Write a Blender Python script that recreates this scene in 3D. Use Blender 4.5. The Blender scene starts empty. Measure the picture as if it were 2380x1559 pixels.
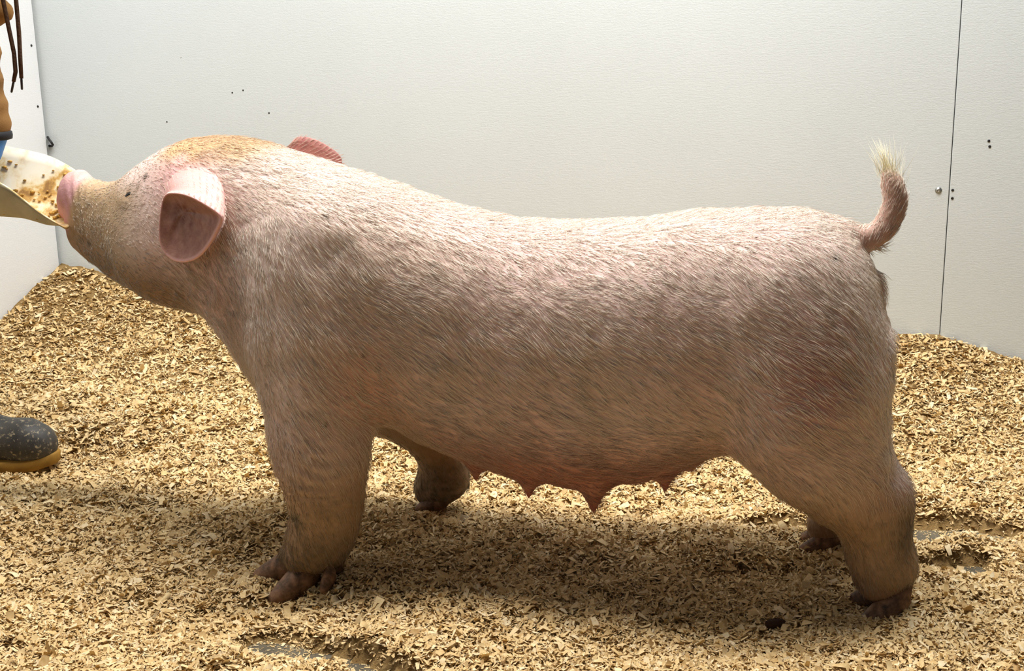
import bpy, bmesh, math, random
import numpy as np
from mathutils import Matrix, Vector

# ------------------------------------------------------------------ camera, light, exposure
SC = bpy.context.scene
COL = SC.collection
PITCH, ROLL, CAM_H = math.radians(13.8), math.radians(1.0), 0.95
cam_data = bpy.data.cameras.new('camera')
cam_data.sensor_width = 36.0; cam_data.lens = 2900.0 / 2380.0 * 36.0
cam_data.clip_start = 0.05; cam_data.clip_end = 60
cam = bpy.data.objects.new('camera', cam_data); COL.objects.link(cam)
cam.matrix_world = Matrix.Translation((0, 0, CAM_H)) @ Matrix.Rotation(math.pi / 2 - PITCH, 4, 'X') @ Matrix.Rotation(-ROLL, 4, 'Z')
SC.camera = cam

world = bpy.data.worlds.new('world'); SC.world = world; world.use_nodes = True
bg = world.node_tree.nodes['Background']
bg.inputs['Color'].default_value = (0.92, 0.96, 1.0, 1); bg.inputs['Strength'].default_value = 0.06

def area_light(name, loc, size_x, size_y, power, color, aim=None):
    d = bpy.data.lights.new(name, 'AREA'); d.shape = 'RECTANGLE'; d.size = size_x; d.size_y = size_y
    d.energy = power; d.color = color
    o = bpy.data.objects.new(name, d); COL.objects.link(o); o.location = loc
    if aim is not None: o.rotation_euler = (Vector(aim) - Vector(loc)).to_track_quat('-Z', 'Y').to_euler()
    return o
# ceiling fixtures over the pen, and one added front fill
area_light('overhead_light', (-0.1, 2.35, 3.0), 2.6, 0.5, 124, (1.0, 0.97, 0.92))
area_light('overhead_light', (0.3, 3.05, 3.0), 2.6, 0.4, 24, (0.93, 0.975, 1.0))
area_light('overhead_light', (0.2, 0.2, 3.2), 2.6, 0.5, 4, (1.0, 0.965, 0.91))  # unseen weak fill, added to brighten the camera side
SC.view_settings.view_transform = 'Standard'; SC.view_settings.look = 'None'
SC.view_settings.exposure = 0.15; SC.view_settings.gamma = 1.0
SC.view_settings.use_curve_mapping = False

# ------------------------------------------------------------------ helpers
rng = np.random.default_rng(7)
def lin(r, g, b):
    f = lambda c: (c / 255 / 12.92) if c / 255 <= 0.04045 else ((c / 255 + 0.055) / 1.055) ** 2.4
    return (f(r), f(g), f(b), 1.0)
def lin3(r, g, b): return np.array(lin(r, g, b)[:3])

class Mat:
    """small wrapper for node materials"""
    def __init__(s, name, rough=0.6, spec=0.4):
        s.m = bpy.data.materials.new(name); s.m.use_nodes = True
        s.t = s.m.node_tree; s.b = s.t.nodes['Principled BSDF']
        s.b.inputs['Roughness'].default_value = rough; s.b.inputs['Specular IOR Level'].default_value = spec
    def n(s, kind, **kw):
        nd = s.t.nodes.new(kind)
        for k, v in kw.items(): setattr(nd, k, v)
        return nd
    def link(s, a, b): s.t.links.new(a, b)
    def coord(s, scale=(1, 1, 1), kind='Object'):
        c = s.n('ShaderNodeTexCoord'); m = s.n('ShaderNodeMapping'); m.inputs['Scale'].default_value = scale
        s.link(c.outputs[kind], m.inputs['Vector']); return m.outputs['Vector']
    def noise(s, vec, scale, detail=4, rough=0.55):
        n = s.n('ShaderNodeTexNoise'); n.inputs['Scale'].default_value = scale; n.inputs['Detail'].default_value = detail
        n.inputs['Roughness'].default_value = rough; s.link(vec, n.inputs['Vector']); return n.outputs['Fac']
    def ramp(s, fac, stops):
        r = s.n('ShaderNodeValToRGB'); e = r.color_ramp.elements
        while len(e) < len(stops): e.new(0.5)
        for el, (p, c) in zip(e, stops): el.position = p; el.color = c
        s.link(fac, r.inputs['Fac']); return r.outputs['Color']
    def mix(s, fac, a, b, blend='MIX'):
        m = s.n('ShaderNodeMix', data_type='RGBA', blend_type=blend)
        for sock, v in ((m.inputs['Factor'], fac), (m.inputs[6], a), (m.inputs[7], b)):
            if hasattr(v, 'links') or hasattr(v, 'is_linked'): s.link(v, sock)
            else: sock.default_value = v
        return m.outputs[2]
    def color(s, c):
        if hasattr(c, 'is_linked'): s.link(c, s.b.inputs['Base Color'])
        else: s.b.inputs['Base Color'].default_value = c
        return s
    def bump(s, h, strength=0.3, dist=0.01):
        b = s.n('ShaderNodeBump'); b.inputs['Strength'].default_value = strength; b.inputs['Distance'].default_value = dist
        s.link(h, b.inputs['Height']); s.link(b.outputs['Normal'], s.b.inputs['Normal']); return s
    def attr(s, name):
        a = s.n('ShaderNodeAttribute'); a.attribute_name = name; return a.outputs['Color']
def plain(name, c, rough=0.6, spec=0.4, var=0.12, scale=40, bump=0.0):
    m = Mat(name, rough, spec); v = m.coord(); f = m.noise(v, scale)
    dark = tuple(x * (1 - var * 2) for x in c[:3]) + (1,); lite = tuple(min(1, x * (1 + var)) for x in c[:3]) + (1,)
    m.color(m.ramp(f, [(0.3, dark), (0.7, lite)]))
    if bump: m.bump(f, bump, 0.004)
    return m.m

def tag(o, label=None, cat=None, group=None, kind=None):
    if label: o['label'] = label
    if cat: o['category'] = cat
    if group: o['group'] = group
    if kind: o['kind'] = kind
    return o
def empty(name, loc=(0, 0, 0), rz=0.0):
    o = bpy.data.objects.new(name, None); o.empty_display_size = 0.1; COL.objects.link(o)
    o.location = loc; o.rotation_euler = (0, 0, rz); return o
def link_obj(name, me, mat, parent=None, smooth=True):
    if mat is not None and not me.materials: me.materials.append(mat)
    if smooth and len(me.polygons): me.polygons.foreach_set('use_smooth', np.ones(len(me.polygons), bool))
    o = bpy.data.objects.new(name, me); COL.objects.link(o)
    if parent is not None: o.parent = parent
    return o
def mesh_arrays(name, V, Fc):
    """mesh from arrays whose faces all have the same number of corners"""
    V = np.asarray(V, np.float32); Fc = np.asarray(Fc, np.int32); me = bpy.data.meshes.new(name); k = Fc.shape[1]
    me.vertices.add(len(V)); me.vertices.foreach_set('co', V.ravel())
    me.loops.add(Fc.size); me.loops.foreach_set('vertex_index', Fc.ravel())
    me.polygons.add(len(Fc)); me.polygons.foreach_set('loop_start', np.arange(0, Fc.size, k, dtype=np.int32))
    me.update(calc_edges=True); return me
def set_color(me, C, name='tint'):
    a = me.color_attributes.new(name, 'FLOAT_COLOR', 'POINT')
    c = np.ones((len(C), 4), np.float32); c[:, :3] = C; a.data.foreach_set('color', c.ravel())
def mesh_bm(name, bm):
    bmesh.ops.recalc_face_normals(bm, faces=bm.faces[:])
    me = bpy.data.meshes.new(name); bm.to_mesh(me); bm.free(); return me
def tube(name, pts, radii, segs=12, closed_ends=True):
    """swept tube along points"""
    P = [Vector(p) for p in pts]; bm = bmesh.new(); rings = []
    ref = Vector((0.13, 0.2, 0.97))
    for i, p in enumerate(P):
        t = (P[min(i + 1, len(P) - 1)] - P[max(i - 1, 0)]).normalized()
        if abs(t.dot(ref)) > 0.95: ref = Vector((0.9, 0.3, 0.1))
        u = t.cross(ref).normalized(); v = t.cross(u)
        r = radii[i] if hasattr(radii, '__len__') else radii
        rings.append([bm.verts.new(p + (u * math.cos(a) + v * math.sin(a)) * r) for a in [2 * math.pi * k / segs for k in range(segs)]])
    for a, b in zip(rings[:-1], rings[1:]):
        for k in range(segs): bm.faces.new((a[k], a[(k + 1) % segs], b[(k + 1) % segs], b[k]))
    if closed_ends: bm.faces.new(rings[0]); bm.faces.new(rings[-1][::-1])
    return mesh_bm(name, bm)
def box_bm(bm, lo, hi, M=None, bevel=0.0):
    g = bmesh.ops.create_cube(bm, size=1.0)['verts']
    for v in g:
        v.co = Vector([lo[i] + (hi[i] - lo[i]) * (v.co[i] + 0.5) for i in range(3)])
    if bevel:
        bmesh.ops.bevel(bm, geom=list({e for v in g for e in v.link_edges}), offset=bevel, segments=2, affect='EDGES')
    if M is not None: bmesh.ops.transform(bm, matrix=M, verts=bm.verts[:])
class Noise2:
    """smooth lattice noise, -1..1"""
    def __init__(s, seed): s.g = np.random.default_rng(seed).uniform(-1, 1, (256, 256))
    def __call__(s, x, y, scale):
        x = np.asarray(x) / scale; y = np.asarray(y) / scale; i = np.floor(x).astype(int); j = np.floor(y).astype(int)
        u = x - i; v = y - j; u = u * u * (3 - 2 * u); v = v * v * (3 - 2 * v); g = s.g
        a = g[i % 256, j % 256]; b = g[(i + 1) % 256, j % 256]; c = g[i % 256, (j + 1) % 256]; d = g[(i + 1) % 256, (j + 1) % 256]
        return (a * (1 - u) + b * u) * (1 - v) + (c * (1 - u) + d * u) * v
def smoothstep(a, b, x):
    t = np.clip((np.asarray(x) - a) / (b - a), 0, 1); return t * t * (3 - 2 * t)

# ------------------------------------------------------------------ the pen: slab, back wall, left wall
BACK = np.array([2.6, -0.83]); CORNER = np.array([-1.4705, 4.027]); BACK = BACK / np.linalg.norm(BACK)
LEFT = np.array([BACK[1], -BACK[0]])                       # along the left wall, towards the camera side
WALL_H = 2.5
def wall_frame(along, outward):
    """local x along the wall, local y out of the pen, z up, origin in the corner"""
    M = Matrix.Identity(4)
    for i, v in enumerate((along, outward)): M[0][i], M[1][i] = float(v[0]), float(v[1])
    M[0][3], M[1][3] = CORNER; return M
F_BACK = wall_frame(BACK, (-BACK[1], BACK[0])); F_LEFT = wall_frame(-LEFT, -BACK)

def wall_paint(name, tone):
    m = Mat(name, 0.42, 0.35); v = m.coord()
    big = m.noise(v, 1.6, 3); fine = m.noise(m.coord((14, 1, 60)), 4.0, 5, 0.62); fine2 = m.noise(m.coord((60, 1, 160)), 3.0, 3)
    base = m.ramp(big, [(0.3, tuple(c * 0.955 for c in tone[:3]) + (1,)), (0.7, tone)])
    speck = m.noise(v, 46, 1); sp = m.ramp(speck, [(0.0, (1, 1, 1, 1)), (0.162, (1, 1, 1, 1)), (0.170, (0, 0, 0, 1)), (1.0, (0, 0, 0, 1))])
    c = m.mix(sp, base, lin(150, 142, 128)); m.color(c)
    add = m.n('ShaderNodeMath', operation='ADD'); m.link(fine, add.inputs[0]); m.link(fine2, add.inputs[1])
    m.bump(add.outputs[0], 0.16, 0.006); return m.m
M_WALL = wall_paint('white_ribbed_panel', lin(213, 220, 222))
M_WALL2 = wall_paint('white_smooth_panel', lin(232, 235, 238))
M_GAP = plain('dark_gap', lin(38, 37, 38), 0.8)
M_SEAM = plain('grey_seam_strip', lin(120, 118, 114), 0.8)
M_STEEL = Mat('zinc_screw', 0.35, 0.5); M_STEEL.b.inputs['Metallic'].default_value = 0.9; M_STEEL.color(lin(165, 165, 160)); M_STEEL = M_STEEL.m
M_DARKSCREW = plain('dark_screw', lin(34, 32, 32), 0.5)

def slab():
    bm = bmesh.new(); box_bm(bm, (-4.5, -2.5, -0.16), (4.5, 6.0, -0.022))
    m = Mat('grey_concrete', 0.85, 0.2); v = m.coord(); f = m.noise(v, 14, 6, 0.65)
    m.color(m.ramp(f, [(0.3, lin(84, 78, 66)), (0.7, lin(116, 107, 90))])); m.bump(f, 0.4, 0.006)
    o = link_obj('floor', mesh_bm('floor', bm), m.m, None, False)
    tag(o, 'grey concrete floor showing through thin patches in the shavings', 'floor', kind='structure')
slab()

def build_wall(name, M, label, panels, mat, gap):
    bm = bmesh.new()
    lo = min(p[0] for p in panels); hi = max(p[1] for p in panels)
    box_bm(bm, (lo, 0.016, -0.022), (hi, 0.06, WALL_H))
    root = link_obj(name, mesh_bm(name, bm), gap, None, False); root.matrix_world = M
    tag(root, label, 'wall', kind='structure'); out = []
    for a, b in panels:
        bm = bmesh.new(); box_bm(bm, (a, 0, -0.022), (b, 0.0155, WALL_H), None, 0.001)
        out.append(link_obj('wall_panel', mesh_bm('wall_panel', bm), mat, root, False))
    return root, out
wb, back_panels = build_wall('wall_back', F_BACK, 'white ribbed plastic panel wall behind the pig, one thin vertical seam', [(-0.02, 2.7285), (2.7305, 5.2)], M_WALL, M_SEAM)
wl, left_panels = build_wall('wall_left', F_LEFT, 'bright white panel wall meeting the back wall at a dark corner gap', [(-3.6, -0.011)], M_WALL2, M_GAP)
SCREW_BM = {}
def screw(panel, x, z, r, mat, washer=False):
    key = (r, washer)
    if key not in SCREW_BM:
        bm = bmesh.new(); prof = [(r * 1.0, 0.0), (r * 1.0, r * 0.12), (r * 0.62, r * 0.2), (r * 0.55, r * 0.5), (r * 0.25, r * 0.62), (r * 0.2, r * 0.45)] if washer else [(r, 0.0), (r * 0.85, r * 0.35), (r * 0.4, r * 0.5), (r * 0.2, r * 0.3)]
        rings = [[bm.verts.new((q * math.cos(k * math.pi / 6), -h, q * math.sin(k * math.pi / 6))) for k in range(12)] for q, h in prof]
        for a, b in zip(rings[:-1], rings[1:]):
            for k in range(12): bm.faces.new((a[k], a[(k + 1) % 12], b[(k + 1) % 12], b[k]))
        bm.faces.new(rings[-1]); SCREW_BM[key] = mesh_bm('screw', bm)
    me = SCREW_BM[key] if not SCREW_BM[key].materials or SCREW_BM[key].materials[0] == mat else SCREW_BM[key].copy()
    o = link_obj('screw', me, mat, panel); o.location = (x, 0, z); return o
screw(back_panels[0], 2.703, 0.528, 0.0085, M_STEEL, True)
for x, z in ((2.7375, 0.529), (2.738, 0.508), (2.816, 0.655), (2.819, 0.641)): screw(back_panels[1], x, z, 0.0036, M_DARKSCREW)  # nail holes, stood in for by small dark heads
for x, z in ((0.674, 0.778), (0.711, 0.785), (0.44, 0.69), (0.793, 0.718)): screw(back_panels[0], x, z, 0.0026, M_DARKSCREW)  # dark wall specks, built as the same small heads
for z in (0.925, 0.738, 1.35, 1.75): screw(left_panels[0], -0.034, z, 0.0042, M_DARKSCREW)
h = link_obj('wire_hook', tube('wire_hook', [(0.002, -0.004, 0.640), (0.012, -0.014, 0.636), (0.024, -0.018, 0.626), (0.026, -0.014, 0.617), (0.016, -0.006, 0.612), (0.003, -0.003, 0.612)], 0.0038, 8), M_DARKSCREW, wb)
tag(h, 'bent black wire hook')

# ------------------------------------------------------------------ shavings bed
NZ = Noise2(3); NZ2 = Noise2(11)
PATCHES = [(-0.305, 1.80, 0.115, 0.045, -0.35), (-0.215, 1.742, 0.075, 0.032, -0.4), (0.80, 2.225, 0.15, 0.055, 0.0), (0.795, 2.085, 0.065, 0.040, 0.0), (0.50, 2.275, 0.06, 0.035, 0.0), (0.235, 2.36, 0.035, 0.02, 0.0)]
def bare(x, y):
    """1 where the floor shows through the bedding"""
    v = np.zeros(np.shape(x))
    for cx, cy, rx, ry, a in PATCHES:
        dx = (x - cx) * math.cos(a) + (y - cy) * math.sin(a); dy = -(x - cx) * math.sin(a) + (y - cy) * math.cos(a)
        r = np.hypot(dx / rx, dy / ry) + 0.5 * NZ(x + 9, y + 4, 0.06)
        v = np.maximum(v, 1 - smoothstep(0.45, 1.5, r))
    return v
def wall_dist(x, y):
    q = np.stack([np.asarray(x) - CORNER[0], np.asarray(y) - CORNER[1]], -1)
    return -(q @ np.array([-BACK[1], BACK[0]])), q @ BACK            # distance to the back wall, to the left wall
MOUNDS = [(-0.33, 2.30, 0.020, 0.16), (-0.28, 2.05, 0.018, 0.10), (-0.05, 2.10, 0.018, 0.2), (0.35, 2.05, 0.014, 0.2), (-1.15, 3.05, 0.03, 0.16), (-0.85, 3.0, 0.025, 0.2), (-0.95, 2.86, 0.022, 0.14), (0.62, 1.72, 0.012, 0.15), (-0.55, 2.32, 0.016, 0.16)]
def bed_height(x, y):
    x = np.asarray(x, float); y = np.asarray(y, float)
    db, dl = wall_dist(x, y); db = np.maximum(db, 0); dl = np.maximum(dl, 0)
    h = 0.030 * NZ(x, y, 0.34) * 0.45 + 0.012 * NZ2(x + 3, y, 0.12) + 0.006 * NZ(x, y + 7, 0.045)
    h += 0.118 * np.exp(-(db / 0.36) ** 1.35) + 0.075 * np.exp(-(dl / 0.30) ** 1.4) * (0.6 + 0.4 * np.exp(-db / 0.5))
    h += 0.030 * np.exp(-((db / 0.22) ** 2 + (dl / 0.24) ** 2))
    t = (dl - 2.69) / 0.17; h += 0.030 * np.exp(-t * t - (db / 0.25) ** 2)
    t = (dl - 3.02) / 0.16; h -= 0.030 * np.exp(-t * t - (db / 0.25) ** 2)
    for cx, cy, a, r in MOUNDS: h += a * np.exp(-((x - cx) ** 2 + (y - cy) ** 2) / (r * r))
    b = smoothstep(0.25, 0.75, bare(x, y)); return np.maximum(h, -0.012) * (1 - b) + (-0.027) * b
def bed():
    xs = np.arange(-2.7, 2.6, 0.017); ys = np.concatenate([np.arange(-0.6, 1.3, 0.06), np.arange(1.3, 5.0, 0.017)])
    X, Y = np.meshgrid(xs, ys, indexing='ij'); Z = bed_height(X, Y)
    db, dl = wall_dist(X, Y)
    # slide points past a wall back onto its face
    over = np.minimum(db - 0.0005, 0); X = X + over * -(-BACK[1]) * -1 * -1; Y = Y + over * BACK[0]
    db, dl = wall_dist(X, Y); o2 = np.minimum(dl - 0.0005, 0); X = X - o2 * BACK[0]; Y = Y - o2 * BACK[1]
    keep = (wall_dist(*np.meshgrid(xs, ys, indexing='ij'))[0] > -0.03) & (wall_dist(*np.meshgrid(xs, ys, indexing='ij'))[1] > -0.03)
    n, m = X.shape; idx = np.arange(n * m).reshape(n, m)
    q = np.stack([idx[:-1, :-1], idx[1:, :-1], idx[1:, 1:], idx[:-1, 1:]], -1)[keep[:-1, :-1] & keep[1:, :-1] & keep[1:, 1:] & keep[:-1, 1:]]
    V = np.stack([X.ravel(), Y.ravel(), Z.ravel()], 1); used = np.unique(q); re = np.full(len(V), -1); re[used] = np.arange(len(used))
    me = mesh_arrays('shavings_bed', V[used], re[q])
    m = Mat('packed_shavings', 0.9, 0.15); v = m.coord(); f = m.noise(v, 120, 6, 0.7); g = m.noise(v, 6, 3)
    a = m.ramp(f, [(0.25, lin(140, 106, 60)), (0.5, lin(190, 156, 102)), (0.75, lin(226, 196, 142))])
    m.color(m.mix(g, a, lin(170, 136, 86), 'MIX')); m.bump(f, 1.0, 0.012)
    o = link_obj('shavings_bed', me, m.m)
    return tag(o, 'loose pale pine shavings covering the pen floor and heaped against the walls', 'bedding', kind='stuff')
BED = bed()

def chip_material(name, stops, attr=False):
    m = Mat(name, 0.75, 0.2)
    g = m.n('ShaderNodeObjectInfo').outputs['Random'] if attr else m.n('ShaderNodeNewGeometry').outputs['Random Per Island']
    c = m.ramp(g, stops); f = m.noise(m.coord((1, 1, 1)), 160, 3)
    m.color(m.mix(0.35, c, m.ramp(f, [(0.3, lin(176, 138, 84)), (0.7, lin(240, 214, 166))]), 'MIX'))
    m.b.inputs['Subsurface Weight'].default_value = 0.0
    return m.m
CHIP_STOPS = [(0.0, lin(164, 126, 72)), (0.12, lin(204, 170, 112)), (0.4, lin(224, 194, 138)), (0.75, lin(238, 212, 160)), (1.0, lin(250, 234, 198))]
M_CHIP = chip_material('pine_shavings', CHIP_STOPS)
M_FLAKE = chip_material('pine_flake', CHIP_STOPS[1:], True)
def chips():
    """curled slivers, small enough that nobody could count them"""
    N = 455000
    # sample by distance from where people stand: finer cover nearby
    y = 1.45 + (rng.random(N) ** 1.55) * 3.1; x = rng.uniform(-1, 1, N); x = np.where(x < 0, x * (0.42 + 0.47 * y), x * (0.22 + 0.45 * y))
    db, dl = wall_dist(x, y); b = bare(x, y)
    k = (db > 0.012) & (dl > 0.012) & (rng.random(N) > 0.72 * smoothstep(0.45, 0.95, b))
    x, y, b = x[k], y[k], b[k]; N = len(x)
    L = np.clip(rng.lognormal(math.log(0.0053), 0.46, N), 0.002, 0.017) * (1 + 0.12 * (y - 2)) * (1 - 0.72 * b)
    Wd = L * rng.uniform(0.16, 0.55, N)
    z = bed_height(x, y) + rng.uniform(0.0005, 0.009, N) * (1 - 0.8 * b)
    az = rng.uniform(0, 2 * math.pi, N); tilt = rng.normal(0, 0.30, N) * (1 - 0.6 * b); roll = rng.normal(0, 0.38, N) * (1 - 0.6 * b)
    u = np.stack([np.cos(az) * np.cos(tilt), np.sin(az) * np.cos(tilt), np.sin(tilt)], 1)
    s = np.stack([-np.sin(az), np.cos(az), np.zeros(N)], 1); n = np.cross(u, s)
    s2 = s * np.cos(roll)[:, None] + n * np.sin(roll)[:, None]; n2 = np.cross(u, s2)
    curl = rng.normal(0, 0.45, N); c = np.stack([x, y, z], 1); V = np.empty((N, 6, 3))
    for i, t in enumerate((-1, 0, 1)):
        off = u * (L * t)[:, None] + n2 * (curl * L * (0.5 if t else -0.5))[:, None] ; w = Wd * rng.uniform(0.6, 1.0, N) * (1 if t == 0 else rng.uniform(0.45, 1.0, N))
        V[:, 2 * i] = c + off + s2 * w[:, None]; V[:, 2 * i + 1] = c + off - s2 * w[:, None]
    V[:, :, 2] = np.maximum(V[:, :, 2], -0.0212)
    base = np.arange(N)[:, None] * 6
    Fc = np.concatenate([base + np.array([0, 2, 3, 1]), base + np.array([2, 4, 5, 3])])
    o = link_obj('loose_shavings', mesh_arrays('loose_shavings', V.reshape(-1, 3), Fc), M_CHIP, BED)
    tag(o, kind='stuff')
chips()
def flake_mesh(seed, aspect, curl):
    r = random.Random(seed); bm = bmesh.new(); nx = 4; rows = []
    for i in range(nx + 1):
        t = i / nx * 2 - 1; w = aspect * (0.8 + 0.2 * r.random()) * (1 if 0 < i < nx else r.uniform(0.55, 0.95))
        zc = curl * (t * t - 0.4); sl = 0.08 * r.uniform(-1, 1)
        rows.append([[bm.verts.new((t + sl * sgn, sgn * w, zc + 0.02 * r.uniform(-1, 1) + th)) for sgn in (-1, 1)] for th in (0.03, -0.03)])
    for a, b in zip(rows[:-1], rows[1:]):
        bm.faces.new((a[0][0], b[0][0], b[0][1], a[0][1])); bm.faces.new((a[1][1], b[1][1], b[1][0], a[1][0]))
        bm.faces.new((a[0][1], b[0][1], b[1][1], a[1][1])); bm.faces.new((a[1][0], b[1][0], b[0][0], a[0][0]))
    for q, fl in ((rows[0], False), (rows[-1], True)):
        f = (q[0][0], q[0][1], q[1][1], q[1][0]); bm.faces.new(f[::-1] if fl else f)
    return mesh_bm('wood_flake', bm)
def flakes():
    r = random.Random(5)
    kinds = [flake_mesh(i, a, c) for i, (a, c) in enumerate([(0.42, 0.1), (0.30, 0.3), (0.22, 0.45), (0.5, 0.2), (0.35, -0.3), (0.16, 0.5), (0.28, 0.05), (0.38, 0.4)])]
    spots = [(-1.074, 3.01, 0.034, 0.35, 0), (-0.786, 1.848, 0.021, 0.1, 0), (-0.255, 2.74, 0.018, 1.0, 6), (-0.96, 2.60, 0.022, -1.1, 3), (-0.20, 2.74, 0.017, -0.4, 6), (-0.775, 3.40, 0.026, 0.3, 3),
             (-0.42, 1.90, 0.018, 0.6, 0), (0.26, 1.79, 0.014, 0.0, 3), (-0.18, 1.86, 0.022, 1.0, 0), (0.02, 1.90, 0.02, 0.9, 4), (-0.62, 1.99, 0.024, 0.9, 2), (-1.0, 2.92, 0.026, -0.2, 1)]
    while len(spots) < 285:
        y = 1.62 + r.random() ** 1.4 * 2.3; x = r.uniform(-1, 1) * (0.05 + 0.41 * y)
        db, dl = wall_dist(x, y)
        if db < 0.05 or dl < 0.05 or float(bare(x, y)) > 0.1: continue
        spots.append((x, y, r.uniform(0.010, 0.0165) * (1 + 0.15 * (y - 2)), r.uniform(0, 6.28), r.randrange(8)))
    for x, y, s, az, k in spots:
        o = link_obj('wood_flake', kinds[k], M_FLAKE, BED); o.location = (x, y, float(bed_height(x, y)) + 0.0065)
        o.rotation_euler = (r.gauss(0, 0.22), r.gauss(0, 0.18), az); o.scale = (s, s, s)
flakes()
M_BARK = plain('dark_bark', lin(64, 40, 26), 0.85, 0.2, 0.3, 90, 0.5)
for x, y, s, az, lab in ((0.418, 1.848, 0.020, 0.1, 'small dark brown clump on the shavings before the near hind hoof'), ):
    bm = bmesh.new(); bmesh.ops.create_icosphere(bm, subdivisions=2, radius=1.0); r = random.Random(2)
    for v in bm.verts: v.co *= r.uniform(0.75, 1.1)
    o = link_obj('dirt_clump', mesh_bm('dirt_clump', bm), M_BARK); o.location = (x, y, float(bed_height(x, y)) + 0.006); o.scale = (s, s * 0.6, s * 0.45); o.rotation_euler = (0, 0, az)
    tag(o, lab, 'dirt')

# ---PIG-BEGIN
class Field:
    """signed-distance field on a regular grid, meshed with surface nets"""
    def __init__(s, lo, hi, cell):
        s.lo = np.array(lo, np.float32); s.cell = cell
        s.n = [int(math.ceil((b - a) / cell)) + 1 for a, b in zip(lo, hi)]
        s.ax = [(s.lo[i] + cell * np.arange(s.n[i])).astype(np.float32) for i in range(3)]
        s.d = np.full(s.n, 1.0, np.float32)
    def sub(s, lo, hi):
        sl = []
        for i in range(3):
            a = int(np.clip(math.floor((lo[i] - s.lo[i]) / s.cell), 0, s.n[i] - 1))
            b = int(np.clip(math.ceil((hi[i] - s.lo[i]) / s.cell) + 1, a + 1, s.n[i]))
            sl.append(slice(a, b))
        g = [s.ax[0][sl[0]][:, None, None], s.ax[1][sl[1]][None, :, None], s.ax[2][sl[2]][None, None, :]]
        return tuple(sl), g
    def union(s, sl, d, k):
        a = s.d[sl]
        if k <= 0: s.d[sl] = np.minimum(a, d); return
        h = np.maximum(k - np.abs(a - d), 0) / k
        s.d[sl] = np.minimum(a, d) - h * h * k * 0.25
    def cut(s, sl, d, k):
        a = s.d[sl]; d = -d
        h = np.maximum(k - np.abs(a - d), 0) / k
        s.d[sl] = np.maximum(a, d) + h * h * k * 0.25
    def cone(s, a, b, k=0.03, sy=1.0, cut=False):
        """round cone a=(x,y,z,r) to b; sy stretches its thickness along y"""
        a = np.array(a, np.float32); b = np.array(b, np.float32); rm = max(a[3], b[3]) * max(1, sy) + k + .01
        sl, (X, Y, Z) = s.sub(np.minimum(a, b)[:3] - rm, np.maximum(a, b)[:3] + rm)
        v = b[:3] - a[:3]; L = float(v @ v) + 1e-9
        t = np.clip(((X - a[0]) * v[0] + (Y - a[1]) * v[1] + (Z - a[2]) * v[2]) / L, 0, 1)
        d = np.sqrt((X - a[0] - t * v[0]) ** 2 + ((Y - a[1] - t * v[1]) / sy) ** 2 + (Z - a[2] - t * v[2]) ** 2) - (a[3] + t * (b[3] - a[3]))
        (s.cut if cut else s.union)(sl, d, k)
    def chain(s, pts, k=0.03, sy=1.0, cut=False):
        for a, b in zip(pts[:-1], pts[1:]): s.cone(a, b, k, sy, cut)
    def ball(s, c, r, k=0.03, cut=False, rot=None):
        """ellipsoid, rot = 3x3 matrix whose rows are its axes"""
        r = np.array(r, np.float32); m = float(r.max() * (1 + k / r.min())) + .01; c = np.array(c, np.float32)
        sl, (X, Y, Z) = s.sub(c - m, c + m)
        X = X - c[0]; Y = Y - c[1]; Z = Z - c[2]
        if rot is not None:
            X, Y, Z = [rot[i][0] * X + rot[i][1] * Y + rot[i][2] * Z for i in range(3)]
        q = np.sqrt((X / r[0]) ** 2 + (Y / r[1]) ** 2 + (Z / r[2]) ** 2)
        (s.cut if cut else s.union)(sl, ((q - 1) * float(r.min())).astype(np.float32), k)
    def mesh(s, relax=2):
        d = s.d; c = s.cell
        ins = d < 0
        nx, ny, nz = [n - 1 for n in s.n]
        cnt = np.zeros((nx, ny, nz), np.int8)
        for i in (0, 1):
            for j in (0, 1):
                for k in (0, 1): cnt += ins[i:nx + i, j:ny + j, k:nz + k]
        act = (cnt > 0) & (cnt < 8); I, J, K = np.nonzero(act)
        idx = np.full(act.shape, -1, np.int32); idx[I, J, K] = np.arange(len(I))
        acc = np.zeros((len(I), 3)); num = np.zeros(len(I))
        corners = [(i, j, k) for i in (0, 1) for j in (0, 1) for k in (0, 1)]
        for a in corners:
            for ax in range(3):
                if a[ax]: continue
                b = list(a); b[ax] = 1
                da = d[I + a[0], J + a[1], K + a[2]].astype(float); db = d[I + b[0], J + b[1], K + b[2]].astype(float)
                m = (da < 0) != (db < 0); t = np.where(m, da / np.where(m, da - db, 1), 0)
                p = np.tile(np.array(a, float), (len(I), 1)); p[:, ax] += t
                acc += p * m[:, None]; num += m
        V = s.lo + c * (np.stack([I, J, K], 1) + acc / num[:, None])
        Q = []
        for ax in range(3):
            o = [0, 1, 2]; o.remove(ax); u, w = o
            sa = [slice(None)] * 3; sb = [slice(None)] * 3; sa[ax] = slice(0, -1); sb[ax] = slice(1, None)
            ch = ins[tuple(sa)] != ins[tuple(sb)]
            E = np.stack(np.nonzero(ch), 1)
            E = E[(E[:, u] > 0) & (E[:, w] > 0) & (E[:, u] < s.n[u] - 1) & (E[:, w] < s.n[w] - 1)]
            def cell(du, dw):
                q = E.copy(); q[:, u] -= du; q[:, w] -= dw
                return idx[q[:, 0], q[:, 1], q[:, 2]]
            q = np.stack([cell(1, 1), cell(0, 1), cell(0, 0), cell(1, 0)], 1)
            flip = ins[E[:, 0], E[:, 1], E[:, 2]]
            if ax == 1: flip = ~flip
            q[~flip] = q[~flip][:, ::-1]
            Q.append(q)
        Q = np.concatenate(Q); Q = Q[(Q >= 0).all(1)]
        for _ in range(relax): V = V + 0.5 * (smooth_avg(V, Q) - V)
        return V, Q
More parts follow.
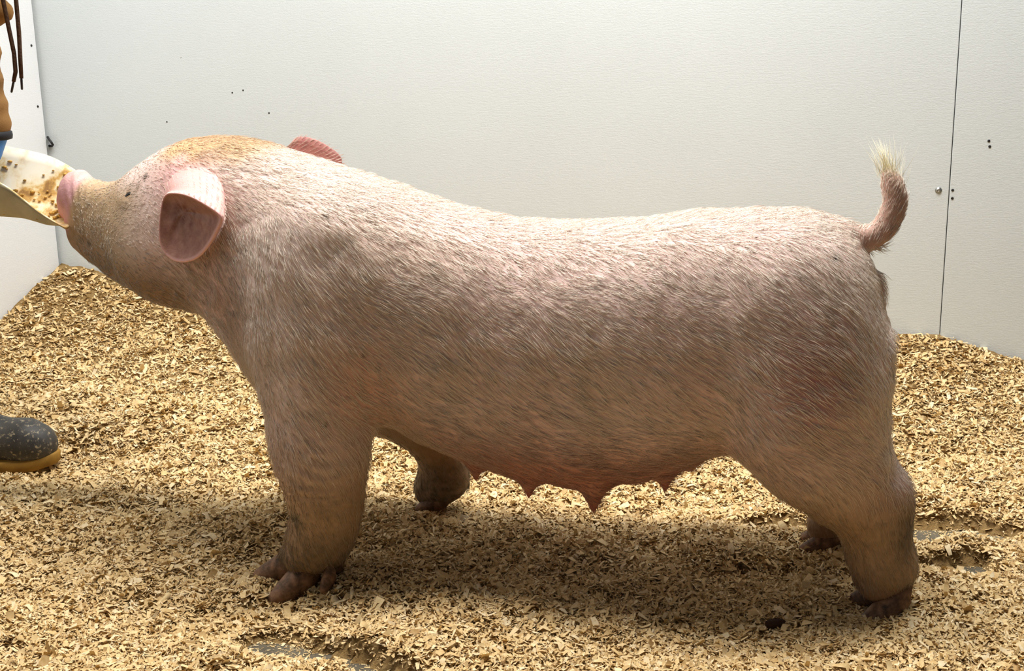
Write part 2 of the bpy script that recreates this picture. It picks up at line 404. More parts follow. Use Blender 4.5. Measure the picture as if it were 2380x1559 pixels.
def smooth_avg(V, Q):
    A = np.zeros_like(V); N = np.zeros(len(V))
    for i in range(4):
        a = Q[:, i]; b = Q[:, (i + 1) % 4]
        for k in range(3): A[:, k] += np.bincount(a, V[b, k], len(V)) + np.bincount(b, V[a, k], len(V))
        N += np.bincount(a, minlength=len(V)) + np.bincount(b, minlength=len(V))
    return A / np.maximum(N, 1)[:, None]
def vert_normals(V, Q):
    n = np.cross(V[Q[:, 2]] - V[Q[:, 0]], V[Q[:, 3]] - V[Q[:, 1]]); N = np.zeros_like(V)
    for i in range(4):
        for k in range(3): N[:, k] += np.bincount(Q[:, i], n[:, k], len(V))
    return N / np.maximum(np.linalg.norm(N, axis=1), 1e-9)[:, None]

# the pig in its own frame: +x to the tail, +y to its far flank, z up, metres
# x, top, bottom, half width, mid line, roundness
PIG_TRUNK = [
(-0.955,0.680,0.545,0.040,0.115,2.2),(-0.926,0.683,0.521,0.047,0.108,2.3),(-0.883,0.675,0.503,0.062,0.098,2.4),
(-0.841,0.677,0.481,0.080,0.088,2.4),(-0.809,0.691,0.468,0.093,0.080,2.3),(-0.766,0.719,0.458,0.106,0.070,2.2),
(-0.714,0.746,0.454,0.118,0.058,2.2),(-0.663,0.761,0.451,0.132,0.046,2.2),(-0.615,0.765,0.434,0.142,0.036,2.2),
(-0.560,0.766,0.369,0.152,0.025,2.2),(-0.498,0.756,0.289,0.165,0.014,2.2),(-0.437,0.738,0.260,0.182,0.006,2.2),
(-0.369,0.719,0.255,0.196,0.000,2.3),(-0.312,0.702,0.259,0.202,0.000,2.3),(-0.247,0.683,0.255,0.200,0.000,2.3),
(-0.152,0.652,0.213,0.196,0.000,2.3),(-0.034,0.628,0.172,0.196,0.000,2.3),(0.083,0.624,0.158,0.198,0.000,2.3),
(0.196,0.632,0.177,0.200,0.000,2.3),(0.284,0.646,0.215,0.202,0.000,2.3),(0.378,0.651,0.262,0.202,0.000,2.3),
(0.449,0.648,0.277,0.196,0.000,2.3),(0.505,0.635,0.289,0.180,0.000,2.3),(0.547,0.604,0.313,0.152,0.000,2.3),
(0.566,0.565,0.339,0.125,0.000,2.3),(0.580,0.514,0.369,0.095,0.000,2.3),(0.588,0.459,0.390,0.06,0.000,2.2)]
NEAR_FRONT = [(-0.360,-0.130,0.426,0.088),(-0.349,-0.150,0.331,0.078),(-0.348,-0.165,0.258,0.068),(-0.343,-0.170,0.205,0.061),(-0.338,-0.175,0.151,0.050),(-0.341,-0.178,0.108,0.041),(-0.358,-0.180,0.078,0.041),(-0.382,-0.182,0.052,0.030)]
FAR_FRONT = [(-0.337,0.120,0.278,0.099),(-0.256,0.150,0.186,0.046),(-0.232,0.170,0.127,0.038),(-0.226,0.180,0.085,0.045),(-0.252,0.185,0.052,0.040)]
NEAR_REAR = [(0.463,-0.100,0.415,0.114),(0.473,-0.110,0.339,0.110),(0.506,-0.110,0.268,0.085),(0.548,-0.105,0.217,0.062),(0.582,-0.100,0.195,0.046),(0.586,-0.100,0.158,0.041),(0.593,-0.100,0.113,0.037),(0.604,-0.100,0.075,0.040),(0.602,-0.100,0.056,0.032)]
FAR_REAR = [(0.474,0.100,0.362,0.110),(0.490,0.110,0.272,0.085),(0.545,0.120,0.207,0.055),(0.577,0.130,0.189,0.036),(0.560,0.135,0.112,0.036),(0.532,0.140,0.065,0.038),(0.515,0.140,0.042,0.030)]
TAIL = [(0.478,0,0.613,0.031),(0.512,0,0.611,0.023),(0.540,0,0.605,0.018),(0.567,0,0.611,0.015),(0.585,0,0.628,0.014),(0.595,0,0.654,0.014),(0.597,0,0.678,0.013),(0.591,0,0.699,0.011),(0.582,0,0.712,0.008)]
TEATS = [((-0.096,-0.070,0.205,0.015),(-0.095,-0.070,0.171,0.0045)),((0.005,-0.085,0.187,0.019),(0.004,-0.085,0.150,0.005)),((0.120,-0.090,0.185,0.027),(0.120,-0.090,0.138,0.0045)),((0.241,-0.085,0.216,0.017),(0.242,-0.085,0.181,0.0045)),((0.284,-0.080,0.234,0.012),(0.285,-0.080,0.224,0.006))]
def build_pig(cell=0.005):
    F = Field((-1.0, -0.30, -0.01), (0.68, 0.34, 0.83), cell)
    T = np.array(PIG_TRUNK); X = F.ax[0]
    xs = np.linspace(T[0, 0], T[-1, 0], 500)
    def prof(col, width):
        v = np.interp(xs, T[:, 0], T[:, col]); p = np.pad(v, 25, mode='edge')
        for _ in range(3): p[1:-1] = (p[:-2] + p[1:-1] + p[2:]) / 3
        ker = np.hanning(width); ker /= ker.sum(); v2 = np.convolve(p, ker, 'same')[25:-25]
        return np.interp(X, xs, v2).astype(np.float32)[:, None, None]
    zt, zb, w, yc, n = [prof(i, 41 if i == 3 else 13) for i in range(1, 6)]
    Y = F.ax[1][None, :, None]; Z = F.ax[2][None, None, :]; hz = (zt - zb) / 2
    u = np.abs(Y - yc) / w; v = np.abs(Z - (zt + zb) / 2) / hz
    d = ((u ** n + v ** n) ** (1 / n) - 1) * np.minimum(w, hz)
    Xc = X[:, None, None]
    F.d = np.maximum(d, np.maximum(T[0, 0] - Xc, Xc - T[-1, 0])).astype(np.float32)
    # muscle: shoulders, hams, jowl, brow
    for sgn in (-1, 1):
        F.ball((-0.355, 0.140 * sgn, 0.45), (0.105, 0.075, 0.18), 0.05)
        F.ball((0.45, 0.112 * sgn, 0.43), (0.12, 0.088, 0.17), 0.06)
    F.ball((-0.675, -0.025, 0.56), (0.10, 0.055, 0.085), 0.05)
    F.ball((-0.68, 0.13, 0.555), (0.10, 0.055, 0.085), 0.05)
    F.chain(NEAR_FRONT, 0.045); F.chain(FAR_FRONT, 0.03)
    F.chain(NEAR_REAR, 0.05); F.chain(FAR_REAR, 0.03)
    # hock points
    F.cone((0.566, -0.10, 0.235, 0.028), (0.610, -0.10, 0.205, 0.022), 0.03)
    F.cone((0.585, 0.13, 0.23, 0.02), (0.602, 0.13, 0.215, 0.018), 0.03)
    F.chain(TAIL, 0.022)
    # pasterns fork to the claws
    for a, b, c in (((-0.358,-0.180,0.075,0.036),(-0.386,-0.203,0.054,0.023),(-0.408,-0.172,0.050,0.023)), ((0.604,-0.100,0.070,0.034),(0.592,-0.125,0.052,0.024),(0.588,-0.085,0.052,0.024)),
                    ((-0.222,0.180,0.085,0.036),(-0.245,0.168,0.058,0.024),(-0.245,0.198,0.058,0.024)), ((0.532,0.140,0.065,0.030),(0.512,0.124,0.045,0.022),(0.512,0.156,0.045,0.022))):
        F.cone(a, b, 0.012); F.cone(a, c, 0.012)
    for a, b in TEATS:
        F.cone(a, b, 0.022)
        F.cone((a[0], -a[1], *a[2:]), (b[0], -b[1], *b[2:]), 0.022)
    # vulva between the hams
    F.ball((0.572, -0.01, 0.515), (0.016, 0.022, 0.045), 0.02)
    # folds: behind the shoulder, behind the elbow, jowl to neck, flank, tail root
    F.chain([(-0.29,-0.235,0.60,0.035),(-0.25,-0.25,0.50,0.03)], 0.05, cut=True)
    F.chain([(-0.235,-0.225,0.37,0.012),(-0.245,-0.205,0.30,0.02)], 0.035, cut=True)
    F.chain([(-0.575,-0.145,0.60,0.012),(-0.575,-0.145,0.52,0.016),(-0.60,-0.12,0.44,0.012)], 0.03, cut=True)
    F.cone((0.52, -0.045, 0.59, 0.004), (0.56, -0.065, 0.56, 0.003), 0.012, cut=True)
    # snout disc, nostrils, mouth, eye sockets
    ax = np.array([-0.90, 0.36, 0.22]); ax /= np.linalg.norm(ax)
    sd = np.cross(ax, (0, 0, 1)); sd /= np.linalg.norm(sd); up = np.cross(sd, ax)
    rot = np.array([ax, sd, up])
    F.ball((-0.948, 0.118, 0.638), (0.020, 0.047, 0.056), 0.012, rot=rot)
    for sgn in (-1, 1):
        c = np.array((-0.948, 0.118, 0.638)) + ax * .02 + sd * .018 * sgn + up * .004
        F.ball(c, (0.014, 0.009, 0.011), 0.006, cut=True, rot=rot)
    F.chain([(-0.965,0.07,0.580,0.005),(-0.925,0.052,0.573,0.006),(-0.875,0.040,0.562,0.004)], 0.012, cut=True)
    for sgn, ym in ((-1, 0.068), (1, 0.072)):          # eyes: socket, brow and lower lid
        y = lambda v: v if sgn < 0 else 2 * ym - v
        F.chain([(-0.766, y(-0.020), 0.654, 0.005), (-0.742, y(-0.036), 0.651, 0.006)], 0.014)
        F.ball((-0.625, y(-0.105), 0.660), (0.022, 0.025, 0.017), 0.012, cut=True)    # ear canal
    return F.mesh(2)
# ---PIG-END
PIG_A = math.radians(13.0)
PIG = empty('pig', (0.04, 2.14, 0.0), -PIG_A)
tag(PIG, 'pale pink pig with cream bristles, curled tail and muddy legs, snout raised to a scoop', 'pig')
EAR_RIM = [(-0.634,-0.105,0.677),(-0.597,-0.135,0.686),(-0.558,-0.158,0.684),(-0.519,-0.175,0.671),(-0.492,-0.182,0.654),(-0.504,-0.176,0.630),(-0.525,-0.165,0.605),(-0.557,-0.150,0.578),(-0.596,-0.135,0.566),(-0.629,-0.122,0.573),(-0.645,-0.116,0.599),(-0.644,-0.108,0.643)]
EAR_BASE = [(-0.653,-0.075,0.687),(-0.648,-0.055,0.716),(-0.623,-0.041,0.735),(-0.567,-0.057,0.732),(-0.532,-0.092,0.698),(-0.531,-0.112,0.660),(-0.549,-0.114,0.644),(-0.577,-0.113,0.617),(-0.601,-0.110,0.602),(-0.626,-0.105,0.597),(-0.636,-0.101,0.612),(-0.648,-0.091,0.645)]
FAR_EAR_RIM = [(-0.512,0.155,0.729),(-0.495,0.165,0.754),(-0.466,0.175,0.751),(-0.436,0.185,0.733),(-0.418,0.190,0.715),(-0.420,0.190,0.693),(-0.448,0.190,0.666),(-0.487,0.185,0.657),(-0.520,0.170,0.671),(-0.527,0.160,0.702)]

def hash3(P, seed, scale):
    """cheap smooth 3-d noise from lattice slices"""
    a = Noise2(seed); b = Noise2(seed + 1); c = Noise2(seed + 2)
    return (a(P[:, 0] + 5, P[:, 1] + 5, scale) + b(P[:, 1] + 5, P[:, 2] + 5, scale) + c(P[:, 2] + 5, P[:, 0] + 5, scale)) / 1.8
PV, PQ = build_pig()
PN = vert_normals(PV, PQ)
def pig_relief():
    global PV, PN
    x, y, z = PV.T
    d = 0.0028 * hash3(PV, 20, 0.075) + 0.0012 * hash3(PV, 30, 0.03)
    leg = np.exp(-((x + 0.345) / 0.09) ** 2 - ((z - 0.215) / 0.075) ** 2) * (y < 0)      # skin rings on the fore leg
    d += leg * 0.0022 * np.sin((z + 0.10 * x + 0.012 * NZ(x, z, 0.04)) * 2 * math.pi / 0.021)
    muz = smoothstep(-0.86, -0.90, x) * smoothstep(-0.96, -0.93, x) * (z > 0.58)
    d += muz * 0.0018 * np.sin((x + 0.35 * z) * 2 * math.pi / 0.017)
    jw = np.exp(-((x + 0.62) / 0.07) ** 2 - ((z - 0.50) / 0.06) ** 2); d += jw * 0.0009 * np.sin((x - 0.8 * z) * 2 * math.pi / 0.03)
    PV = PV + PN * d[:, None]; PN = vert_normals(PV, PQ)
pig_relief()

def blob(P, x, z, rx, rz): return np.exp(-((P[:, 0] - x) / rx) ** 2 - ((P[:, 2] - z) / rz) ** 2)
def pig_tint(P, N):
    """skin colour and dirt of the animal, with some shade painted in"""
    x, y, z = P.T; n1 = hash3(P, 40, 0.09); n2 = hash3(P, 50, 0.028); n3 = hash3(P, 60, 0.2)
    C = np.tile(lin3(234, 203, 196), (len(P), 1))
    def lay(col, w):
        nonlocal C
        w = np.clip(w, 0, 1)[:, None]; C = C * (1 - w) + lin3(*col) * w
    lay((242, 220, 212), 0.5 + 0.5 * n3)
    lay((212, 184, 156), 0.30 * smoothstep(0.0, 0.8, n1))
    lay((230, 164, 162), 0.28 * smoothstep(0.1, 0.9, -n1))
    lay((196, 118, 112), 0.75 * blob(P, 0.483, 0.43, 0.085, 0.10))
    lay((206, 134, 124), 0.6 * blob(P, -0.25, 0.37, 0.07, 0.09))
    lay((180, 108, 86), 0.85 * smoothstep(0.34, 0.20, z) * smoothstep(-0.30, -0.20, x) * smoothstep(0.42, 0.33, x))  # reddish belly, deepened to paint in the shade underneath
    lay((206, 150, 150), 0.6 * blob(P, 0.40, 0.66, 0.10, 0.035))
    lay((246, 188, 188), 0.85 * blob(P, -0.625, 0.715, 0.055, 0.045))
    lay((214, 166, 160), 0.5 * blob(P, -0.54, 0.52, 0.05, 0.09))
    lay((96, 78, 66), 0.8 * blob(P, -0.724, 0.684, 0.006, 0.007) * (y < 0.02))  # shade of an eye wrinkle painted in, no groove modelled
    lay((150, 120, 100), 0.6 * blob(P, -0.746, 0.668, 0.020, 0.016))
    # stains: tan crown, khaki muzzle; jaw darker brown towards the bottom
    lay((206, 166, 106), 0.85 * smoothstep(0.715, 0.755, z + 0.012 * n2) * smoothstep(-0.74, -0.66, x) * smoothstep(-0.42, -0.52, x + 0.02 * n2))
    lay((196, 152, 96), 0.8 * smoothstep(-0.78, -0.83, x) * smoothstep(0.655, 0.68, z) )
    lay((164, 138, 92), 0.9 * smoothstep(-0.655, -0.80, x + 0.03 * n1) * smoothstep(0.705, 0.655, z))
    lay((112, 82, 42), 0.90 * smoothstep(0.585, 0.49, z + 0.02 * n1 + 0.10 * (x + 0.75)) * smoothstep(-0.56, -0.66, x))
    lay((198, 144, 152), 0.95 * smoothstep(-0.918, -0.935, x - 0.35 * (z - 0.64)) * smoothstep(0.570, 0.585, z))
    lay((236, 196, 188), 0.6 * blob(P, -0.925, 0.69, 0.03, 0.02))
    # legs: tan below the knee, dark mud at the feet and on the hock
    lay((150, 120, 76), 0.88 * smoothstep(0.32, 0.15, z) * ((x < -0.15) | (x > 0.40)))
    lay((92, 74, 44), 0.85 * smoothstep(0.13, 0.04, z + 0.03 * n1 + 0.02 * n2) * (x < 0.3))
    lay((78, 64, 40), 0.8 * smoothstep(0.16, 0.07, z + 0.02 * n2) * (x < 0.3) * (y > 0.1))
    for (tx, ty, tz, tr), _ in TEATS: lay((176, 88, 76), 0.8 * smoothstep(tz - 0.012, tz - 0.035, z) * np.exp(-((x - tx) / 0.02) ** 2))
    lay((104, 72, 40), 0.70 * smoothstep(0.10, 0.02, z + 0.03 * n1) * (x > 0.3))
    lay((54, 44, 22), 0.9 * blob(P, 0.635, 0.155, 0.022, 0.045) * (N[:, 0] > 0.2) * (0.5 + 0.5 * (n2 > -0.2)))
    lay((30, 20, 16), 1.6 * blob(P, 0.640, 0.052, 0.012, 0.013) * (y < 0))
    lay((50, 58, 30), 1.1 * blob(P, -0.375, 0.140, 0.014, 0.013) * (y < -0.1))
    # tail, vulva, small dark flecks
    lay((176, 132, 112), 0.75 * smoothstep(0.515, 0.55, x) * smoothstep(0.585, 0.60, z))
    lay((190, 128, 128), 0.8 * blob(P, 0.592, 0.515, 0.02, 0.05) * (np.abs(y + 0.01) < 0.05))
    for fx, fz, r in ((-0.319, 0.655, 0.0045), (-0.246, 0.43, 0.0042), (-0.225, 0.405, 0.004), (-0.31, 0.315, 0.0045), (0.505, 0.60, 0.0045), (-0.71, 0.70, 0.005)):
        lay((40, 28, 24), 1.3 * blob(P, fx, fz, r, r) * (y < 0))
    return C
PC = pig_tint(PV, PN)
def skin_material(name, rough=0.55, sss=0.12):
    m = Mat(name, rough, 0.35); v = m.coord(); f = m.noise(v, 320, 3, 0.6); g = m.noise(v, 70, 4, 0.6)
    c = m.mix(m.ramp(g, [(0.35, (0, 0, 0, 1)), (0.75, (0.45, 0.45, 0.45, 1))]), m.attr('tint'), lin(204, 164, 140), 'MIX'); m.color(c)
    m.b.inputs['Subsurface Weight'].default_value = sss; m.b.inputs['Subsurface Radius'].default_value = (0.012, 0.005, 0.003); m.b.inputs['Subsurface Scale'].default_value = 0.6
    add = m.n('ShaderNodeMath', operation='ADD'); m.link(f, add.inputs[0]); m.link(g, add.inputs[1]); m.bump(add.outputs[0], 0.25, 0.003); return m.m
M_SKIN = skin_material('pig_skin')
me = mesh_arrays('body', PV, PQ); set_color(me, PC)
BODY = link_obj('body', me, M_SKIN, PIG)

# bristles: thin tapered three-sided hairs rooted in the skin
def hair_object(name, P, D, Nn, L, R, C, mat, bend=0.35):
    n = len(P); D = D / np.linalg.norm(D, axis=1)[:, None]
    s = np.cross(D, Nn); s /= np.maximum(np.linalg.norm(s, axis=1), 1e-6)[:, None]; q = np.cross(s, D)
    mid = P + D * (L * 0.5)[:, None]; D2 = D - Nn * bend; D2 /= np.linalg.norm(D2, axis=1)[:, None]; end = mid + D2 * (L * 0.5)[:, None]
    V = np.empty((n, 7, 3))
    for k in range(3):
        a = 2 * math.pi * k / 3; o = s * math.cos(a) + q * math.sin(a)
        V[:, k] = P + o * R[:, None]; V[:, 3 + k] = mid + o * (R * 0.75)[:, None]
    V[:, 6] = end; b = np.arange(n)[:, None] * 7; T = []
    for k in range(3):
        j = (k + 1) % 3
        T += [b + np.array([k, j, 3 + j]), b + np.array([k, 3 + j, 3 + k]), b + np.array([3 + k, 3 + j, 6])]
    me = mesh_arrays(name, V.reshape(-1, 3), np.concatenate(T)); set_color(me, np.repeat(C, 7, axis=0))
    return tag(link_obj(name, me, mat, PIG), kind='stuff')
mb = Mat('bristle', 0.45, 0.35); mb.color(mb.attr('tint')); M_HAIR = mb.m
def catmull(P, n):
    """closed smooth loop through points"""
    P = np.array(P); k = len(P); out = []
    for j in range(n):
        t = j * k / n; i = int(t); u = t - i; a, b, c, d = P[(i - 1) % k], P[i % k], P[(i + 1) % k], P[(i + 2) % k]
        out.append(0.5 * (2 * b + (c - a) * u + (2 * a - 5 * b + 4 * c - d) * u * u + (3 * b - a - 3 * c + d) * u ** 3))
    return np.array(out)
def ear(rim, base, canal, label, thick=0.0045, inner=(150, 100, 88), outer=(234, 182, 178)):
    n = 40; R = catmull(rim, n); B = catmull(base, n); cen = np.array(canal)
    tip = R.mean(0); out_n = np.cross(np.roll(R, -3, 0) - tip, R - tip).sum(0); out_n /= np.linalg.norm(out_n)
    if out_n @ (tip - B.mean(0)) < 0: out_n = -out_n
    rings = []
    for t in (0.0, 0.35, 0.7, 0.92):                          # outer face, from the head to the rim, bulging
        q = B * (1 - t) + R * t; bulge = math.sin(t * math.pi) * 0.003; d = q - (tip * t + B.mean(0) * (1 - t)); d /= np.linalg.norm(d, axis=1)[:, None]
        rings.append(q + d * bulge - out_n * (0.004 * t))
    rings.append(R + (R - tip) / np.linalg.norm(R - tip, axis=1)[:, None] * thick * 0.5)
    rings.append(R + out_n * thick)
    for t, dep in ((0.07, 0.002), (0.2, -0.003), (0.45, -0.007), (0.7, -0.008), (0.88, -0.012)):     # cupped inner face
        q = R * (1 - t) + cen * t; fold = 0.0011 * math.sin(t * math.pi) * np.sin(np.arange(n) * 2 * math.pi * 7 / n + 1.0 + 2 * t); rings.append(q + out_n * (dep + fold)[:, None] if t > 0.1 else q + out_n * dep)
    V = np.concatenate(rings); k = len(rings); F4 = []
    for a in range(k - 1):
        for j in range(n): F4.append((a * n + j, a * n + (j + 1) % n, (a + 1) * n + (j + 1) % n, (a + 1) * n + j))
    bm = bmesh.new(); vs = [bm.verts.new(v) for v in V]
    for f in F4: bm.faces.new([vs[i] for i in f])
    bm.faces.new([vs[(k - 1) * n + j] for j in range(n)]); bm.faces.new([vs[j] for j in range(n)][::-1])
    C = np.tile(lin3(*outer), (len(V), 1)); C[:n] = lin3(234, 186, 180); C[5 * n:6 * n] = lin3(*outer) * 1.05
    for a in range(6, k): C[a * n:(a + 1) * n] = lin3(*inner) * (1.0 - 0.03 * (a - 6))  # shade of the hollow painted in, darker towards the canal
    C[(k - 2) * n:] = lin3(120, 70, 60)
    me = mesh_bm('ear', bm); set_color(me, C)
    o = link_obj('ear', me, M_SKIN, PIG); md = o.modifiers.new('smooth', 'SUBSURF'); md.levels = 1; md.render_levels = 2
    if label: o['label'] = label
    m = 1500; a = rng.integers(0, 4, m); j = rng.integers(0, n, m); u = rng.random((m, 1))            # fine hair on the outer face
    P = V[a * n + j] * (1 - u) + V[(a + 1) * n + j] * u; D = V[(a + 1) * n + j] - V[a * n + j] + 1e-6; Nn = P - (tip - out_n * 0.02); Nn /= np.linalg.norm(Nn, axis=1)[:, None]
    D = D / np.linalg.norm(D, axis=1)[:, None] + np.array((0.5, 0, -0.2)) + Nn * 0.2
    hair_object('ear_hair', P, D, Nn, rng.uniform(0.006, 0.014, m), np.full(m, 0.00024), np.tile((lin3(*outer) + lin3(248, 233, 212)) / 2, (m, 1)), M_HAIR, 0.3)
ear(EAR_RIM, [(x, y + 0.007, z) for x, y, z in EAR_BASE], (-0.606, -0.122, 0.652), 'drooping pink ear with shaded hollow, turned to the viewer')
fb = np.array(FAR_EAR_RIM); fc = np.array((-0.545, 0.135, 0.672))
ear(FAR_EAR_RIM, fc + (fb - fb.mean(0)) * 0.45, fb.mean(0) + np.array((-0.02, 0.02, 0)), 'reddish ear tip rising behind the neck', inner=(170, 108, 104), outer=(178, 118, 114))
# eyes
M_EYE = Mat('dark_wet_eye', 0.08, 0.6).color(lin(22, 16, 14)).m
for px_, sg in (((-0.746, -0.033, 0.667), 1), ((-0.746, 0.172, 0.667), -1)):
    i = int(np.argmin(((PV - np.array(px_)) ** 2).sum(1))); nv = Vector(PN[i]); tv = Vector((0.75, -0.35 * sg, 0.55)); tv = (tv - nv * tv.dot(nv)).normalized(); bv = nv.cross(tv)
    bm = bmesh.new(); bmesh.ops.create_uvsphere(bm, u_segments=16, v_segments=10, radius=1.0)
    o = link_obj('eye', mesh_bm('eye', bm), M_EYE, PIG); R3 = Matrix((tv, bv, nv)).transposed().to_4x4()
    o.matrix_local = Matrix.Translation(Vector(PV[i]) - nv * 0.0035) @ R3 @ Matrix.Diagonal((0.0115, 0.0048, 0.0058, 1))
    me = tube('eyelid', [Vector(PV[i]) + tv * t - nv * (0.002 + 28 * t * t) + bv * (0.0062 - 40 * t * t) for t in (-0.014, -0.009, -0.003, 0.003, 0.009, 0.014)], [0.0010, 0.0028, 0.0036, 0.0036, 0.0028, 0.0010], 8); set_color(me, np.tile(lin3(170, 138, 108), (len(me.vertices), 1)))
    link_obj('eyelid', me, M_SKIN, PIG)
    me = tube('eyelid', [Vector(PV[i]) + tv * t - nv * (0.002 + 28 * t * t) - bv * (0.0058 - 36 * t * t) for t in (-0.013, -0.008, -0.003, 0.003, 0.008, 0.013)], [0.0010, 0.0024, 0.0030, 0.0030, 0.0024, 0.0010], 8); set_color(me, np.tile(lin3(160, 130, 98), (len(me.vertices), 1)))
    link_obj('eyelid', me, M_SKIN, PIG)
# claws and dew claws
mh = Mat('muddy_horn', 0.55, 0.35); v = mh.coord(); f = mh.noise(v, 60, 5, 0.65)
mh.color(mh.ramp(f, [(0.35, lin(64, 46, 30)), (0.55, lin(128, 94, 68)), (0.8, lin(168, 128, 98))])); mh.bump(f, 0.4, 0.003); M_HORN = mh.m
def claw_mesh(L, Wd, Hh):
    bm = bmesh.new(); rows = []
    for t in (0.0, 0.12, 0.35, 0.62, 0.85, 0.97, 1.0):
        w = Wd * (0.75 + 0.6 * t - 1.15 * t ** 3) * 0.95 + 0.0015; hh = Hh * (1.0 - 0.80 * t ** 1.4) + 0.004; x = L * t
        row = []
        for k in range(10):
            a = 2 * math.pi * k / 10; c, s = math.cos(a), math.sin(a)
            zz = hh * (0.5 + 0.5 * s) if s > -0.2 else hh * 0.5 * (1 + s) * 0.3
            row.append(bm.verts.new((x - 0.42 * zz, w * c * (1 - 0.25 * max(s, 0)), zz)))
        rows.append(row)
    for a, b in zip(rows[:-1], rows[1:]):
        for k in range(10): bm.faces.new((a[k], a[(k + 1) % 10], b[(k + 1) % 10], b[k]))
    bm.faces.new(rows[0][::-1]); bm.faces.new(rows[-1]); return mesh_bm('claw', bm)
CLAW = claw_mesh(0.066, 0.0215, 0.066); DEW = claw_mesh(0.030, 0.0105, 0.030)
def hoof(name, me, x, y, z, deg, s=1.0, pitch=0.0):
    o = link_obj(name, me, M_HORN, PIG); o.location = (x, y, z); o.rotation_euler = (0, pitch, math.radians(deg)); o.scale = (s, s, s)
for args in ((-0.372, -0.196, -0.010, 232, 1.25), (-0.408, -0.166, -0.006, 190, 1.25),      # near fore
             (-0.226, 0.165, 0.012, 196, 0.9), (-0.226, 0.198, 0.012, 176, 0.9),             # far fore
             (0.620, -0.130, -0.012, 212, 1.12), (0.612, -0.085, -0.008, 182, 1.12),          # near hind
             (0.528, 0.120, 0.0, 190, 0.95), (0.528, 0.156, 0.0, 172, 0.95)):                 # far hind
    hoof('claw', CLAW, *args)
for args in ((-0.322, -0.205, 0.022, 250, 1.1, 0.5), (-0.318, -0.165, 0.022, 200, 1.0, 0.5), (-0.186, 0.165, 0.05, 200, 1.0, 0.5), (-0.186, 0.2, 0.05, 180, 1.0, 0.5),
             (0.645, -0.118, 0.026, 220, 1.0, 0.6), (0.645, -0.088, 0.026, 180, 1.0, 0.6), (0.556, 0.125, 0.03, 190, 0.9, 0.5), (0.556, 0.155, 0.03, 170, 0.9, 0.5)):
    hoof('dew_claw', DEW, *args)

def coat(count):
    tri = np.concatenate([PQ[:, [0, 1, 2]], PQ[:, [0, 2, 3]]]); a = np.linalg.norm(np.cross(PV[tri[:, 1]] - PV[tri[:, 0]], PV[tri[:, 2]] - PV[tri[:, 0]]), axis=1)
    c = PV[tri].mean(1); w = a.copy()
    w *= np.where(c[:, 2] < 0.05, 0.15, 1.0); w *= np.where(c[:, 1] > 0.06, 0.35, 1.0) * np.where(c[:, 2] < 0.24, 0.75, 1.0)
    w *= np.where((c[:, 0] < -0.925), 0.0, 1.0) * (1 - 0.92 * np.exp(-((c[:, 0] + 0.62) / 0.045) ** 2 - ((c[:, 2] - 0.69) / 0.05) ** 2))
    t = rng.choice(len(tri), count, p=w / w.sum()); u, v = rng.random(count), rng.random(count); f = u + v > 1; u[f], v[f] = 1 - u[f], 1 - v[f]
    I = tri[t]; lerp = lambda A: A[I[:, 0]] * (1 - u - v)[:, None] + A[I[:, 1]] * u[:, None] + A[I[:, 2]] * v[:, None]
    P, Nn, C = lerp(PV), lerp(PN), lerp(PC); Nn /= np.linalg.norm(Nn, axis=1)[:, None]; x, y, z = P.T
    dn = -0.62 * np.ones(count)                                        # lie of the coat: back along the trunk, down on shoulder and legs
    dn -= 0.75 * np.exp(-((x + 0.40) / 0.13) ** 2) * smoothstep(0.70, 0.62, z); dn -= 1.6 * smoothstep(0.27, 0.20, z) * ((x < -0.2) | (x > 0.4))
    dn += 0.30 * smoothstep(-0.66, -0.75, x); dn -= 0.35 * smoothstep(0.40, 0.5, x)
    dn += 0.45 * np.exp(-((z - 0.26) / 0.07) ** 2) * (np.abs(x - 0.08) < 0.26)
    D = np.stack([np.ones(count), np.zeros(count), dn], 1); D[:, 1] += 0.22 * hash3(P, 70, 0.05); D[:, 2] += 0.40 * hash3(P, 80, 0.045); D += rng.normal(0, 0.13, D.shape)
    tl = (x > 0.53) & (z > 0.60); D[tl] = np.array((0.35, 0, 0.9)) + rng.normal(0, 0.12, (int(tl.sum()), 3))
    D -= Nn * (D * Nn).sum(1)[:, None]; D /= np.maximum(np.linalg.norm(D, axis=1), 1e-6)[:, None]
    lift = rng.uniform(0.12, 0.40, count); D = D + Nn * lift[:, None]
    face = smoothstep(-0.60, -0.72, x); leg = smoothstep(0.25, 0.18, z)
    L = rng.uniform(0.016, 0.036, count) * (1 - 0.6 * face) * (1 - 0.35 * leg) * (1 + 0.25 * hash3(P, 90, 0.06))
    R = rng.uniform(0.00028, 0.00058, count)
    cream = lin3(252, 240, 224); wgt = (0.70 + 0.28 * rng.random(count)) * (1 - 0.35 * face) * (1 - 0.6 * leg)
    wgt *= 1 - 0.45 * smoothstep(0.36, 0.22, z); crown = smoothstep(0.715, 0.755, z) * smoothstep(-0.42, -0.52, x); wgt *= 1 - 0.7 * crown  # belly hair darkened as painted underside shade; crown hair stained tan
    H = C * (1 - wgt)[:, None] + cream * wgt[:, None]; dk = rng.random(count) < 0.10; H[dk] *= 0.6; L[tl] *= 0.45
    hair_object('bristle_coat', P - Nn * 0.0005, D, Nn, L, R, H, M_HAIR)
coat(98000)
